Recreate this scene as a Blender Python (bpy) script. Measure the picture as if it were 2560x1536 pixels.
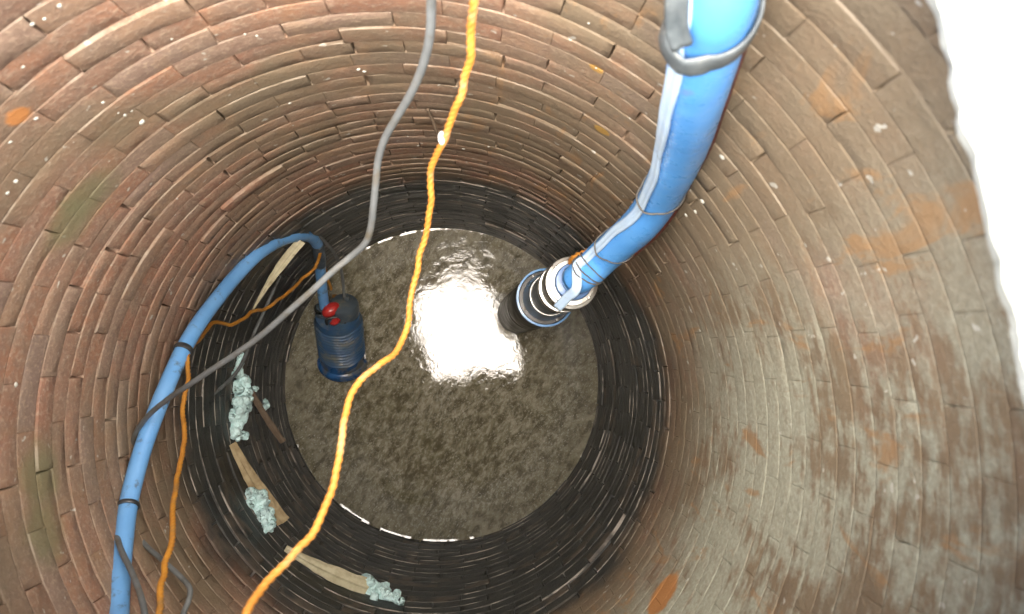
import bpy, bmesh, math, random
from mathutils import Vector, Matrix, Quaternion, noise
from math import sin, cos, pi, radians, sqrt, atan2

for o in list(bpy.data.objects):
    bpy.data.objects.remove(o)
SC = bpy.context.scene
COL = SC.collection
random.seed(7)

# ------------------------------------------------------------------ camera, sky, sun, exposure
F_PX = 1950.0                       # focal length in pixels of the 2560 px wide photograph
R_WELL = 0.80                       # inner radius of the shaft; water lies at z = 0
CAM_H = F_PX * R_WELL / 388.0
CAM = Vector((0.193 * R_WELL, 0.215 * R_WELL, CAM_H))
cam_data = bpy.data.cameras.new("camera")
cam = bpy.data.objects.new("camera", cam_data)
COL.objects.link(cam)
cam_data.sensor_width = 36.0
cam_data.lens = F_PX / 2560.0 * 36.0
cam_data.clip_start = 0.02
cam_data.clip_end = 500.0
DCAM = Vector((-96.0, -106.0, -F_PX)).normalized()
QCAM = DCAM.rotation_difference(Vector((0, 0, -1)))
cam.rotation_mode = 'QUATERNION'
cam.rotation_quaternion = QCAM
cam.location = CAM
cam_data.dof.use_dof = True
cam_data.dof.focus_distance = 3.0
cam_data.dof.aperture_fstop = 4.5
SC.camera = cam

SUN_EL, SUN_AZ = radians(87), radians(-100)      # soft light from nearly overhead
world = bpy.data.worlds.new("World")
SC.world = world
world.use_nodes = True
wn = world.node_tree
wn.nodes.clear()
sky = wn.nodes.new("ShaderNodeTexSky")
sky.sky_type = 'NISHITA'
sky.sun_disc = False
sky.sun_elevation = SUN_EL
sky.sun_rotation = pi / 2 - SUN_AZ
sky.dust_density = 4.0
sky.air_density = 1.0
sky.ozone_density = 0.6
bg = wn.nodes.new("ShaderNodeBackground")
bg.inputs[1].default_value = 0.06
wo = wn.nodes.new("ShaderNodeOutputWorld")
wn.links.new(sky.outputs[0], bg.inputs[0])
wn.links.new(bg.outputs[0], wo.inputs[0])
sun_data = bpy.data.lights.new("sun", 'SUN')
sun_data.energy = 4.0
sun_data.angle = radians(96)
sun_data.color = (1.0, 0.935, 0.84)
sun = bpy.data.objects.new("sun", sun_data)
COL.objects.link(sun)
sdir = Vector((cos(SUN_EL) * cos(SUN_AZ), cos(SUN_EL) * sin(SUN_AZ), sin(SUN_EL)))
sun.rotation_mode = 'QUATERNION'
sun.rotation_quaternion = Vector((0, 0, -1)).rotation_difference(-sdir)
SC.view_settings.view_transform = 'Standard'
SC.view_settings.look = 'None'
SC.view_settings.gamma = 1.0
SC.view_settings.use_curve_mapping = False
SC.view_settings.exposure = 3.28
SC.cycles.max_bounces = 10
SC.cycles.diffuse_bounces = 6
SC.cycles.glossy_bounces = 4
SC.cycles.sample_clamp_indirect = 8.0
SC.cycles.use_denoising = True

# ------------------------------------------------------------------ helpers
K = 2560.0 / 2474.0                 # photograph measured on a 2474 px wide view


def W(px, py, depth):
    """point seen at pixel (px, py) of the 2474 px view, at this depth straight below the camera"""
    v = QCAM @ Vector((px * K - 1280.0, -(py * K - 768.0), -F_PX))
    return CAM + v * (depth / -v.z)


def WALLP(px, py, r=R_WELL):
    """point seen at a pixel, on the upright cylinder of radius r"""
    v = QCAM @ Vector((px * K - 1280.0, -(py * K - 768.0), -F_PX))
    a = v.x * v.x + v.y * v.y
    b = 2 * (CAM.x * v.x + CAM.y * v.y)
    c = CAM.x ** 2 + CAM.y ** 2 - r * r
    t = (-b + sqrt(b * b - 4 * a * c)) / (2 * a)
    return CAM + v * t


def mesh_obj(name, verts, faces, mat, parent=None, smooth=True):
    me = bpy.data.meshes.new(name)
    me.from_pydata([tuple(v) for v in verts], [], faces)
    me.update()
    if smooth:
        me.polygons.foreach_set('use_smooth', [True] * len(me.polygons))
    if mat:
        me.materials.append(mat)
    o = bpy.data.objects.new(name, me)
    COL.objects.link(o)
    if parent:
        o.parent = parent
        o.matrix_parent_inverse = parent.matrix_world.inverted()
    return o


def thing(name, label, cat, loc=(0, 0, 0), group=None, quat=None):
    o = bpy.data.objects.new(name, None)
    COL.objects.link(o)
    o.location = loc
    if quat:
        o.rotation_mode = 'QUATERNION'
        o.rotation_quaternion = quat
    m = Matrix.Translation(Vector(loc))
    if quat:
        m = m @ quat.to_matrix().to_4x4()
    o.matrix_world = m
    o.empty_display_size = 0.05
    tag(o, label, cat, group)
    return o


def tag(o, label=None, cat=None, group=None, kind=None):
    if label:
        o["label"] = label
    if cat:
        o["category"] = cat
    if group:
        o["group"] = group
    if kind:
        o["kind"] = kind
    return o


def spline(pts, n):
    """centripetal-ish Catmull-Rom through pts (Vectors, may carry extra dims), n samples per span"""
    P = [2 * pts[0] - pts[1]] + list(pts) + [2 * pts[-1] - pts[-2]]
    out = []
    for i in range(1, len(P) - 2):
        for k in range(n):
            t = k / n
            a, b, c, d = P[i - 1], P[i], P[i + 1], P[i + 2]
            out.append(0.5 * ((2 * b) + (c - a) * t + (2 * a - 5 * b + 4 * c - d) * t * t + (3 * b - a - 3 * c + d) * t ** 3))
    out.append(P[-2].copy())
    return out


def resample(path, step):
    acc = [0.0]
    for a, b in zip(path, path[1:]):
        acc.append(acc[-1] + (b - a).length)
    n = max(2, int(acc[-1] / step))
    out, j = [], 0
    for i in range(n + 1):
        s = acc[-1] * i / n
        while j < len(acc) - 2 and acc[j + 1] < s:
            j += 1
        d = acc[j + 1] - acc[j]
        out.append(path[j].lerp(path[j + 1], (s - acc[j]) / d if d > 1e-9 else 0))
    return out


def frames(path, ref=Vector((0.3, 0.2, 0.9))):
    T = []
    for i in range(len(path)):
        a = path[max(0, i - 1)]
        b = path[min(len(path) - 1, i + 1)]
        T.append((b - a).normalized())
    u = T[0].cross(ref).normalized()
    fr = []
    for t in T:
        u = (u - t * u.dot(t)).normalized()
        fr.append((t, u, t.cross(u)))
    return fr


def sweep(path, rad, sides=12, twist=0.0, lobes=0, lobe_amp=0.0, jitter=0.0, caps=True):
    """rad: number or function(i, angle, s) -> radius"""
    fr = frames(path)
    vs, fs = [], []
    s = 0.0
    for i, p in enumerate(path):
        if i:
            s += (p - path[i - 1]).length
        t, u, v = fr[i]
        for k in range(sides):
            a = 2 * pi * k / sides
            r = rad(i, a, s) if callable(rad) else rad
            if lobes:
                r *= 1 - lobe_amp + lobe_amp * 1.6 * abs(cos(lobes * 0.5 * (a - twist * s)))
            if jitter:
                r *= 1 + jitter * noise.noise(p * 60 + u * cos(a) + v * sin(a))
            vs.append(p + u * (cos(a) * r) + v * (sin(a) * r))
    n = len(path)
    for i in range(n - 1):
        for k in range(sides):
            k2 = (k + 1) % sides
            fs.append((i * sides + k, i * sides + k2, (i + 1) * sides + k2, (i + 1) * sides + k))
    if caps:
        fs.append(tuple(range(sides))[::-1])
        fs.append(tuple((n - 1) * sides + k for k in range(sides)))
    return vs, fs


def ribbon(path, width, thick, toward, offs=0.0):
    """flat cable; toward(p) = direction its broad face looks at"""
    vs, fs = [], []
    fr = frames(path)
    for i, p in enumerate(path):
        t = fr[i][0]
        nrm = toward(p)
        nrm = (nrm - t * nrm.dot(t)).normalized()
        sd = t.cross(nrm)
        w, h = width / 2, thick / 2
        prof = [(-w, 0), (-w * .82, h), (-w * .28, h * .95), (0, h * .45), (w * .28, h * .95), (w * .82, h), (w, 0), (w * .82, -h), (-w * .82, -h)]
        for a, b in prof:
            vs.append(p + sd * a + nrm * b)
    m = 9
    for i in range(len(path) - 1):
        for k in range(m):
            k2 = (k + 1) % m
            fs.append((i * m + k, i * m + k2, (i + 1) * m + k2, (i + 1) * m + k))
    fs.append(tuple(range(m))[::-1])
    fs.append(tuple((len(path) - 1) * m + k for k in range(m)))
    return vs, fs


def lathe(prof, n=32, wob=None):
    """prof: list of (radius, z)"""
    vs, fs = [], []
    for r, z in prof:
        for k in range(n):
            a = 2 * pi * k / n
            dz = wob(a, z) if wob else 0
            vs.append(Vector((r * cos(a), r * sin(a), z + dz)))
    for i in range(len(prof) - 1):
        for k in range(n):
            k2 = (k + 1) % n
            fs.append((i * n + k, i * n + k2, (i + 1) * n + k2, (i + 1) * n + k))
    if prof[0][0] > 1e-4:
        fs.append(tuple(range(n))[::-1])
    if prof[-1][0] > 1e-4:
        fs.append(tuple((len(prof) - 1) * n + k for k in range(n)))
    return vs, fs


def toroid(path_r, tube_r, squash, centre, quat, n=32, m=8, wid=None):
    """closed band round centre; axis = local z"""
    vs, fs = [], []
    for i in range(n):
        a = 2 * pi * i / n
        for k in range(m):
            b = 2 * pi * k / m
            rr = path_r + tube_r * cos(b)
            zz = (wid or tube_r) * sin(b)
            p = Vector((rr * cos(a) * squash[0], rr * sin(a) * squash[1], zz))
            vs.append(centre + quat @ p)
    for i in range(n):
        for k in range(m):
            i2, k2 = (i + 1) % n, (k + 1) % m
            fs.append((i * m + k, i2 * m + k, i2 * m + k2, i * m + k2))
    return vs, fs


# ------------------------------------------------------------------ materials
class NT:
    def __init__(self, name):
        self.m = bpy.data.materials.new(name)
        self.m.use_nodes = True
        self.t = self.m.node_tree
        self.t.nodes.clear()
        self.out = self.t.nodes.new("ShaderNodeOutputMaterial")
        self.b = self.t.nodes.new("ShaderNodeBsdfPrincipled")
        self.t.links.new(self.b.outputs[0], self.out.inputs[0])

    def n(self, typ, **kw):
        nd = self.t.nodes.new(typ)
        for k, v in kw.items():
            setattr(nd, k, v)
        return nd

    def link(self, a, b):
        self.t.links.new(a, b)

    def setv(self, inp, v):
        if hasattr(v, 'is_linked') or isinstance(v, bpy.types.NodeSocket):
            self.link(v, inp)
        else:
            inp.default_value = v

    def pos(self):
        return self.n("ShaderNodeNewGeometry").outputs["Position"]

    def obj(self):
        return self.n("ShaderNodeTexCoord").outputs["Object"]

    def noise(self, vec, scale, detail=4.0, rough=0.55, dist=0.0):
        nd = self.n("ShaderNodeTexNoise")
        self.link(vec, nd.inputs["Vector"])
        nd.inputs["Scale"].default_value = scale
        nd.inputs["Detail"].default_value = detail
        nd.inputs["Roughness"].default_value = rough
        nd.inputs["Distortion"].default_value = dist
        return nd.outputs["Fac"]

    def mapping(self, vec, scale=(1, 1, 1), loc=(0, 0, 0)):
        nd = self.n("ShaderNodeMapping")
        self.link(vec, nd.inputs[0])
        nd.inputs["Scale"].default_value = scale
        nd.inputs["Location"].default_value = loc
        return nd.outputs[0]

    def rng(self, v, a, b, c=0.0, d=1.0, smooth=True):
        nd = self.n("ShaderNodeMapRange")
        nd.interpolation_type = 'SMOOTHSTEP' if smooth else 'LINEAR'
        self.setv(nd.inputs[0], v)
        for i, x in zip((1, 2, 3, 4), (a, b, c, d)):
            nd.inputs[i].default_value = x
        return nd.outputs[0]

    def math(self, op, a, b=0.0, clamp=False):
        nd = self.n("ShaderNodeMath", operation=op, use_clamp=clamp)
        self.setv(nd.inputs[0], a)
        self.setv(nd.inputs[1], b)
        return nd.outputs[0]

    def mix(self, f, a, b, blend='MIX'):
        nd = self.n("ShaderNodeMix", data_type='RGBA', blend_type=blend)
        self.setv(nd.inputs[0], f)
        for s, v in ((nd.inputs[6], a), (nd.inputs[7], b)):
            if isinstance(v, bpy.types.NodeSocket):
                self.link(v, s)
            else:
                s.default_value = (*v, 1) if len(v) == 3 else v
        return nd.outputs[2]

    def ramp(self, f, stops):
        nd = self.n("ShaderNodeValToRGB")
        e = nd.color_ramp.elements
        while len(e) < len(stops):
            e.new(0.5)
        for el, (p, c) in zip(e, stops):
            el.position = p
            el.color = (*c, 1)
        self.link(f, nd.inputs[0])
        return nd.outputs[0]

    def bump(self, h, strength=0.5, dist=0.01, prev=None):
        nd = self.n("ShaderNodeBump")
        nd.inputs["Strength"].default_value = strength
        nd.inputs["Distance"].default_value = dist
        self.link(h, nd.inputs["Height"])
        if prev is not None:
            self.link(prev, nd.inputs["Normal"])
        return nd.outputs[0]


def sphere_mask(t, P, c, r, soft, wobble):
    """1 inside a ragged blob round world point c"""
    d = t.n("ShaderNodeVectorMath", operation='DISTANCE')
    t.link(P, d.inputs[0])
    d.inputs[1].default_value = c
    dd = t.math('ADD', d.outputs["Value"], t.math('MULTIPLY', t.math('SUBTRACT', wobble, 0.5), r * 1.6))
    return t.rng(dd, r - soft, r + soft, 1.0, 0.0)


def brick_material():
    t = NT("weathered_brick")
    P = t.pos()
    at = t.n("ShaderNodeAttribute", attribute_name="tone")
    col = t.ramp(at.outputs["Fac"], [
        (0.0, (0.27, 0.140, 0.092)), (0.22, (0.31, 0.160, 0.098)), (0.42, (0.33, 0.180, 0.112)),
        (0.58, (0.285, 0.170, 0.118)), (0.74, (0.33, 0.205, 0.125)), (0.88, (0.235, 0.165, 0.132)), (1.0, (0.29, 0.18, 0.118))])
    big = t.noise(P, 2.2, 3)
    mid = t.noise(P, 14, 5, 0.6)
    fine = t.noise(P, 90, 6, 0.65)
    spk = t.noise(P, 260, 3, 0.7)
    # mottling of the fired clay
    col = t.mix(t.rng(mid, 0.38, 0.72, 0, .8), col, (0.24, 0.175, 0.125))
    col = t.mix(t.rng(t.noise(P, 38, 6, .68), .45, .66, 0, .55), col, (0.21, 0.135, 0.10))
    col = t.mix(t.rng(fine, 0.46, 0.70, 0, 0.65), col, (0.42, 0.31, 0.22))
    col = t.mix(t.rng(spk, 0.58, 0.72, 0, 0.5), col, (0.09, 0.06, 0.045))
    # brown-green dirt film, more of it on one side
    sx = t.n("ShaderNodeSeparateXYZ")
    t.link(P, sx.inputs[0])
    X, Y, Z = sx.outputs
    side = t.math('ADD', t.math('MULTIPLY', X, .95), t.math('MULTIPLY', Y, -0.75))
    smear = t.noise(t.mapping(P, (1, 1, 0.45)), 5.5, 6, 0.66)
    smear2 = t.noise(t.mapping(P, (1, 1, 2.6)), 16, 5, 0.6)
    sidem = t.rng(t.math('ADD', side, t.math('MULTIPLY', big, .3)), 0.40, 0.95)
    film = t.math('MULTIPLY', t.rng(t.math('ADD', big, t.math('MULTIPLY', t.rng(X, -0.1, 0.75), 0.22)), 0.44, 0.70), 0.75)
    col = t.mix(film, col, (0.19, 0.152, 0.095))
    # lime wash and slurry smeared over the courses on the lower right
    hi = t.rng(Z, 1.55, 2.1)
    lime = t.math('MULTIPLY', t.math('MULTIPLY', sidem, hi), t.rng(t.math('ADD', t.math('MULTIPLY', smear, 0.6), t.math('MULTIPLY', smear2, 0.4)), 0.41, 0.53))
    col = t.mix(t.math('MULTIPLY', lime, 0.85), col, t.mix(t.rng(fine, .35, .7), (0.32, 0.32, 0.245), (0.44, 0.445, 0.355)))
    # rusty seepage
    rust = t.math('MULTIPLY', t.rng(t.noise(t.mapping(P, (1, 1, .35)), 11, 4, 0.6, 0.6), 0.58, 0.68), t.rng(X, -.3, .7, .15, .75))
    col = t.mix(rust, col, (0.32, 0.185, 0.085))
    # white lime blooms and drops
    fl = t.rng(t.noise(P, 34, 2, 0.5), 0.70, 0.745)
    col = t.mix(t.math('MULTIPLY', fl, 0.8), col, (0.52, 0.50, 0.43))
    # separate marks
    for px, py, r, c in ((42, 285, .024, (0.52, 0.22, 0.07)), (1600, 1440, .062, (0.42, 0.19, 0.065)), (1455, 315, .018, (0.42, .25, .06)), (1440, 165, .012, (.4, .23, .06))):
        w = WALLP(px, py)
        col = t.mix(sphere_mask(t, P, w, r, r * .18, mid), col, c)
    for px, py, r in ((215, 470, .06), (170, 540, .06), (95, 1150, .07), (105, 1290, .07)):
        w = WALLP(px, py)
        col = t.mix(t.math('MULTIPLY', sphere_mask(t, P, w, r, r * .5, mid), .7), col, (0.17, 0.165, 0.085))
    # wet black zone above the water
    edge = t.math('ADD', t.math('ADD', Z, t.math('MULTIPLY', t.rng(Y, .15, .75), .26)), t.math('MULTIPLY', t.math('SUBTRACT', t.noise(t.mapping(P, (1, 1, .5)), 5, 4, .6), 0.5), 0.42))
    wet = t.rng(edge, 1.33, 1.60, 1.0, 0.0)
    wetcol = t.mix(t.rng(mid, .3, .7), (0.027, 0.031, 0.031), (0.050, 0.050, 0.043))
    wetcol = t.mix(t.rng(fine, .60, .72, 0, .6), wetcol, (0.10, 0.085, 0.065))
    tn = t.math('MULTIPLY', t.rng(at.outputs["Fac"], 0.74, 0.80), t.rng(mid, .4, .6))
    wetcol = t.mix(t.math('MULTIPLY', tn, .7), wetcol, (0.14, 0.108, 0.08))
    arris_light = t.n("ShaderNodeAttribute", attribute_name="arris").outputs["Fac"]
    wetcol = t.mix(t.math('MULTIPLY', arris_light, t.rng(t.noise(P, 9, 3, .6), .44, .58, 0.1, 1.0)), wetcol, (0.36, 0.32, 0.27))  # streaks of light caught on upper arrises, painted into the wet colour
    col = t.mix(t.math('MULTIPLY', arris_light, t.rng(mid, .42, .64, .0, .5)), col, (0.44, 0.37, 0.29))  # fainter edge highlight painted on the dry brick
    col = t.mix(wet, col, wetcol)
    t.link(col, t.b.inputs["Base Color"])
    t.link(t.rng(wet, 0, 1, 0.85, 0.48), t.b.inputs["Roughness"])
    t.b.inputs["Specular IOR Level"].default_value = 0.35
    h = t.math('ADD', t.math('MULTIPLY', fine, 0.6), t.math('MULTIPLY', mid, 1.2))
    n1 = t.bump(h, 0.8, 0.006)
    t.link(t.bump(spk, 0.5, 0.002, n1), t.b.inputs["Normal"])
    return t.m


def simple(name, col, rough=0.5, col2=None, scale=20, spec=0.5, metal=0.0, bump=0.0, bscale=80, dirt=None, dscale=12, dlo=.5, dhi=.7, coat=0.0, world=False):
    t = NT(name)
    P = t.pos() if world else t.obj()
    c = None
    nz = t.noise(P, scale, 5, 0.6)
    c = t.mix(t.rng(nz, .35, .68), col, col2 or tuple(x * 0.75 for x in col))
    if dirt:
        c = t.mix(t.rng(t.noise(P, dscale, 6, .65), dlo, dhi), c, dirt)
    t.link(c, t.b.inputs["Base Color"])
    t.link(t.rng(t.noise(P, scale * 2.3, 4), .3, .7, max(0, rough - .1), min(1, rough + .12)), t.b.inputs["Roughness"])
    t.b.inputs["Metallic"].default_value = metal
    t.b.inputs["Specular IOR Level"].default_value = spec
    t.b.inputs["Coat Weight"].default_value = coat
    if bump:
        t.link(t.bump(t.noise(P, bscale, 5, .6), bump, 0.003), t.b.inputs["Normal"])
    return t.m


def water_material():
    t = NT("murky_water")
    P = t.pos()
    big = t.noise(P, 3.5, 3, .5)
    rot = t.n('ShaderNodeMapping')
    t.link(P, rot.inputs[0])
    rot.vector_type = 'TEXTURE'
    rot.inputs['Rotation'].default_value = (0, 0, radians(-35))
    rot.inputs['Scale'].default_value = (1.0, 1.8, 1)
    PR = rot.outputs[0]
    a = t.noise(PR, 24, 7, 0.70, 0.4)
    b = t.noise(PR, 60, 6, 0.72)
    col = t.mix(t.rng(big, .35, .65), (0.165, 0.146, 0.088), (0.23, 0.205, 0.14))
    col = t.mix(t.rng(a, .40, .66), col, (0.085, 0.074, 0.044))
    mask = t.rng(t.math('ADD', t.math('MULTIPLY', a, -.5), t.math('MULTIPLY', b, .9)), .16, .36)
    rad = t.n("ShaderNodeVectorMath", operation='LENGTH')
    t.link(P, rad.inputs[0])
    inner = t.rng(t.math('ADD', rad.outputs["Value"], t.math('MULTIPLY', big, .3)), .80, .90, 1.0, .25)
    col = t.mix(t.math('MULTIPLY', t.math('MULTIPLY', mask, inner), .75), col, (0.36, 0.335, 0.265))
    sp = t.rng(t.noise(PR, 130, 4, .7), .55, .66, 0, .8)
    froth = t.math('MULTIPLY', sp, t.rng(t.noise(P, 4.5, 4, .6, .5), .38, .54))
    col = t.mix(froth, col, (0.44, 0.42, 0.35))
    t.link(col, t.b.inputs["Base Color"])
    t.b.inputs["Roughness"].default_value = 0.0
    t.b.inputs["IOR"].default_value = 1.5
    # fine ripples, stronger in a patch near the top of the surface
    rp = t.noise(P, 21, 4, .58, 1.2)
    rp2 = t.noise(P, 130, 3, .6)
    d = t.n("ShaderNodeVectorMath", operation='DISTANCE')
    t.link(P, d.inputs[0])
    d.inputs[1].default_value = W(1120, 590, CAM_H)
    amp = t.rng(d.outputs["Value"], .07, .24, .75, .13)
    h = t.math('MULTIPLY', t.math('ADD', rp, t.math('MULTIPLY', rp2, .012)), amp)
    t.link(t.bump(h, 0.55, 0.006), t.b.inputs["Normal"])
    return t.m


def rope_material(name, c1, c2, dirt):
    t = NT(name)
    P = t.pos()
    c = t.mix(t.rng(t.noise(P, 25, 4), .35, .65), c1, c2)
    c = t.mix(t.rng(t.noise(P, 13, 5, .6), .54, .68, 0, .75), c, dirt)
    fib = t.noise(P, 700, 2)
    c = t.mix(t.rng(fib, .45, .7, 0, .3), c, tuple(x * .55 for x in c1))
    t.link(c, t.b.inputs["Base Color"])
    t.b.inputs["Roughness"].default_value = .62
    t.link(t.bump(fib, .5, .001), t.b.inputs["Normal"])
    return t.m


M_BRICK = brick_material()
M_WATER = water_material()
M_HOSE = simple("blue_layflat_hose", (0.08, 0.285, 0.66), .34, (0.10, 0.32, 0.70), 9, bump=.12, bscale=30, dirt=(0.12, 0.22, 0.42), dscale=18, dlo=.58, dhi=.74, world=True)
M_PIPE = simple("blue_water_hose", (0.13, 0.33, 0.64), .42, (0.16, 0.37, 0.68), 10, bump=.1, dirt=(0.09, 0.12, 0.16), dscale=22, dlo=.56, dhi=.72, world=True)
M_FLAT = simple("pale_blue_cable_sheath", (0.48, 0.62, 0.77), .4, (0.40, 0.55, 0.75), 12, bump=.1, dirt=(0.22, 0.30, 0.38), dscale=20, dlo=.60, dhi=.75, world=True)
M_RUBBER = simple("grey_black_rubber", (0.06, 0.072, 0.078), .45, (0.11, 0.125, 0.13), 22, bump=.4, bscale=60, dirt=(0.17, 0.18, 0.17), dscale=30, dlo=.56, dhi=.72, world=True)
M_TIE = simple("dark_tie", (0.022, 0.024, 0.026), .4, (0.05, 0.05, 0.05), 40, world=True)
M_TWINE = simple("grey_twine", (0.13, 0.12, 0.105), .8, (0.07, 0.065, 0.06), 60, bump=.6, bscale=300, world=True)
M_RED = simple("dark_red_cord", (0.12, 0.024, 0.016), .6, (0.06, 0.02, 0.015), 40, world=True)
M_ROPE = rope_material("orange_polypropylene", (0.46, 0.19, 0.026), (0.38, 0.145, 0.018), (0.38, 0.235, 0.11))
M_ROPE2 = rope_material("muddy_orange_polypropylene", (0.46, 0.20, 0.022), (0.37, 0.15, 0.018), (0.23, 0.135, 0.05))
M_CABLE = simple("grey_cable_sheath", (0.135, 0.145, 0.148), .5, (0.10, 0.108, 0.11), 14, bump=.15, dirt=(0.10, 0.09, 0.07), dscale=16, dlo=.5, dhi=.7, world=True)
M_CABLE2 = simple("dirty_cable_sheath", (0.15, 0.158, 0.155), .5, (0.11, 0.115, 0.112), 14, dirt=(0.05, 0.045, 0.035), dscale=16, world=True)
M_STEEL = simple("stainless_steel", (0.46, 0.455, 0.43), .33, (0.38, 0.37, 0.34), 6, metal=1.0, dirt=(0.30, 0.27, 0.22), dscale=14, dlo=.55, dhi=.75)
M_BLACKP = simple("black_pump_shell", (0.020, 0.020, 0.021), .38, (0.035, 0.033, 0.03), 8, bump=.1, dirt=(0.05, 0.043, 0.035), dscale=9)
M_BLUEP = simple("blue_pump_paint", (0.025, 0.095, 0.25), .25, (0.02, 0.075, 0.20), 9, bump=.15, dirt=(0.105, 0.10, 0.075), dscale=11, dlo=.46, dhi=.64)
M_RIBS = simple("muddy_blue_ribs", (0.03, 0.08, 0.17), .4, (0.05, 0.095, 0.145), 14, bump=.4, dirt=(0.15, 0.145, 0.12), dscale=13, dlo=.48, dhi=.70)
M_GREYP = simple("grey_cast_cap", (0.065, 0.085, 0.10), .45, (0.045, 0.06, 0.075), 18, bump=.6, dirt=(0.12, 0.115, 0.09), dscale=20)
M_REDP = simple("red_plastic", (0.46, 0.030, 0.025), .35, (0.38, 0.025, 0.022), 20, bump=.1)
M_LBLUE = simple("light_blue_plastic_ring", (0.16, 0.34, 0.62), .3, (0.12, 0.28, 0.55), 10)
M_WOOD = simple("pale_split_wood", (0.50, 0.39, 0.225), .7, (0.36, 0.26, 0.135), 26, bump=.5, bscale=60, dirt=(0.17, 0.115, 0.06), dscale=18, dlo=.58, dhi=.72, world=True)
M_WOODP = simple("cream_split_wood", (0.60, 0.54, 0.36), .7, (0.46, 0.40, 0.25), 26, bump=.5, bscale=60, dirt=(0.25, 0.19, 0.11), dscale=18, dlo=.60, dhi=.74, world=True)
M_WOODD = simple("brown_lath_wood", (0.17, 0.12, 0.08), .75, (0.11, 0.078, 0.05), 26, bump=.5, bscale=60, world=True)
M_FOAM = simple("pale_mint_wool", (0.72, 0.93, 0.91), .9, (0.64, 0.88, 0.86), 30, bump=.5, bscale=180, dirt=(0.60, 0.74, 0.72), dscale=24, dlo=.56, dhi=.72, world=True)
M_LIME = simple("white_lime", (0.66, 0.65, 0.58), .9, (0.48, 0.47, 0.40), 40, bump=.8, bscale=150, world=True)
M_CONC = simple("pale_concrete", (0.50, 0.50, 0.44), .85, (0.42, 0.42, 0.36), 12, bump=.7, bscale=70, dirt=(0.24, 0.25, 0.19), dscale=14, dlo=.56, dhi=.72, world=True)
M_GROUND = simple("dry_ground", (0.30, 0.27, 0.20), .95, (0.22, 0.20, 0.14), 5, bump=.8, bscale=40, dirt=(0.16, 0.17, 0.09), dscale=3, world=True)
M_RED2 = simple("rusty_fitting", (0.24, 0.12, 0.03), .6, (0.16, 0.08, 0.03), 30)

# ------------------------------------------------------------------ the brick shaft
COURSE = 0.0655
NB = 24
RIM_Z = 3.44
n_courses = int((RIM_Z + 0.20) / COURSE)
Z0 = RIM_Z - n_courses * COURSE
well = thing("brick_well", "round well shaft of red-brown bricks, black and wet above the water, lime-smeared on its right", "well")

US = [0.0, .012, .10, .30, .5, .70, .90, .988, 1.0]
VS = [0.0, .055, .5, .945, 1.0]


def brick_geo(seed, length=1.0, flush=False):
    """brick in its own frame: x = radially outward from the face, y along, z up; origin on the face"""
    rnd = random.Random(seed)
    step = 2 * pi / NB * length
    gap_l = rnd.choice([.0004, .0004, .0007, .0012, .004]) / R_WELL
    gap_r = rnd.choice([.0004, .0004, .0007, .0012, .004]) / R_WELL
    a0, a1 = -step / 2 + gap_l, step / 2 - gap_r
    GAPS.append(max(gap_l, gap_r) * R_WELL)
    h = COURSE - rnd.uniform(.0010, .0020)
    tilt_t = rnd.uniform(-.0012, .0012)      # one end proud
    tilt_v = rnd.uniform(-.0008, .0010)     # leaning: upper arris proud or back
    tone = rnd.random()
    er_u, er_v = rnd.uniform(.0003, .0009), rnd.uniform(.0003, .0008)
    if flush:
        tilt_t *= .25
        tilt_v *= .2
        er_u = er_v = .00025
        h = COURSE - .0003
        a0, a1 = -step / 2 + .0003 / R_WELL, step / 2 - .0003 / R_WELL
    vs, fs, arris = [], [], []
    nv, nu = len(VS), len(US)
    for j, v in enumerate(VS):
        for i, u in enumerate(US):
            a = a0 + (a1 - a0) * u
            z = (v - .5) * h
            d = tilt_t * (u - .5) * 2 - tilt_v * (v - .5) * 2
            q = Vector((u * 3.1 + seed * 7.7, v * 1.2, seed * 1.3))
            d += .0009 * noise.noise(q * 1.7)
            eu = i in (0, nu - 1)
            ev = j in (0, nv - 1)
            if eu:
                d += er_u * (1.2 + noise.noise(q * 2))
                if rnd.random() < (.03 if flush else .16):
                    d += .003
                    a += (.006 if i == 0 else -.006) * rnd.random() / R_WELL
            if ev:
                d += er_v * (1 + noise.noise(q * 3))
                z += (-1 if j else 1) * (.0003 if flush else .0012) * (1 + noise.noise(q * 4))
                if rnd.random() < (.015 if flush else .10):
                    d += .004
            r = R_WELL + d
            vs.append(Vector((r * cos(a) - R_WELL, r * sin(a), z)))
            arris.append((.25 if flush else 1.0) if j == nv - 1 else (0.25 if j == 0 and not flush else 0.0))  # weight of the painted edge highlight, strongest along the top
    for j in range(nv - 1):
        for i in range(nu - 1):
            p = j * nu + i
            fs.append((p, p + nu, p + nu + 1, p + 1))
    ring = [i for i in range(nu)] + [j * nu + nu - 1 for j in range(1, nv)] + [(nv - 1) * nu + i for i in range(nu - 2, -1, -1)] + [j * nu for j in range(nv - 2, 0, -1)]
    base = len(vs)
    for idx in ring:
        p = vs[idx] + Vector((R_WELL, 0, 0))
        k = (R_WELL + .07) / sqrt(p.x ** 2 + p.y ** 2)
        vs.append(Vector((p.x * k - R_WELL, p.y * k, p.z)))
        arris.append(arris[idx])
    m = len(ring)
    for k in range(m):
        k2 = (k + 1) % m
        fs.append((ring[k], ring[k2], base + k2, base + k))
    return vs, fs, tone, arris


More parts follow.
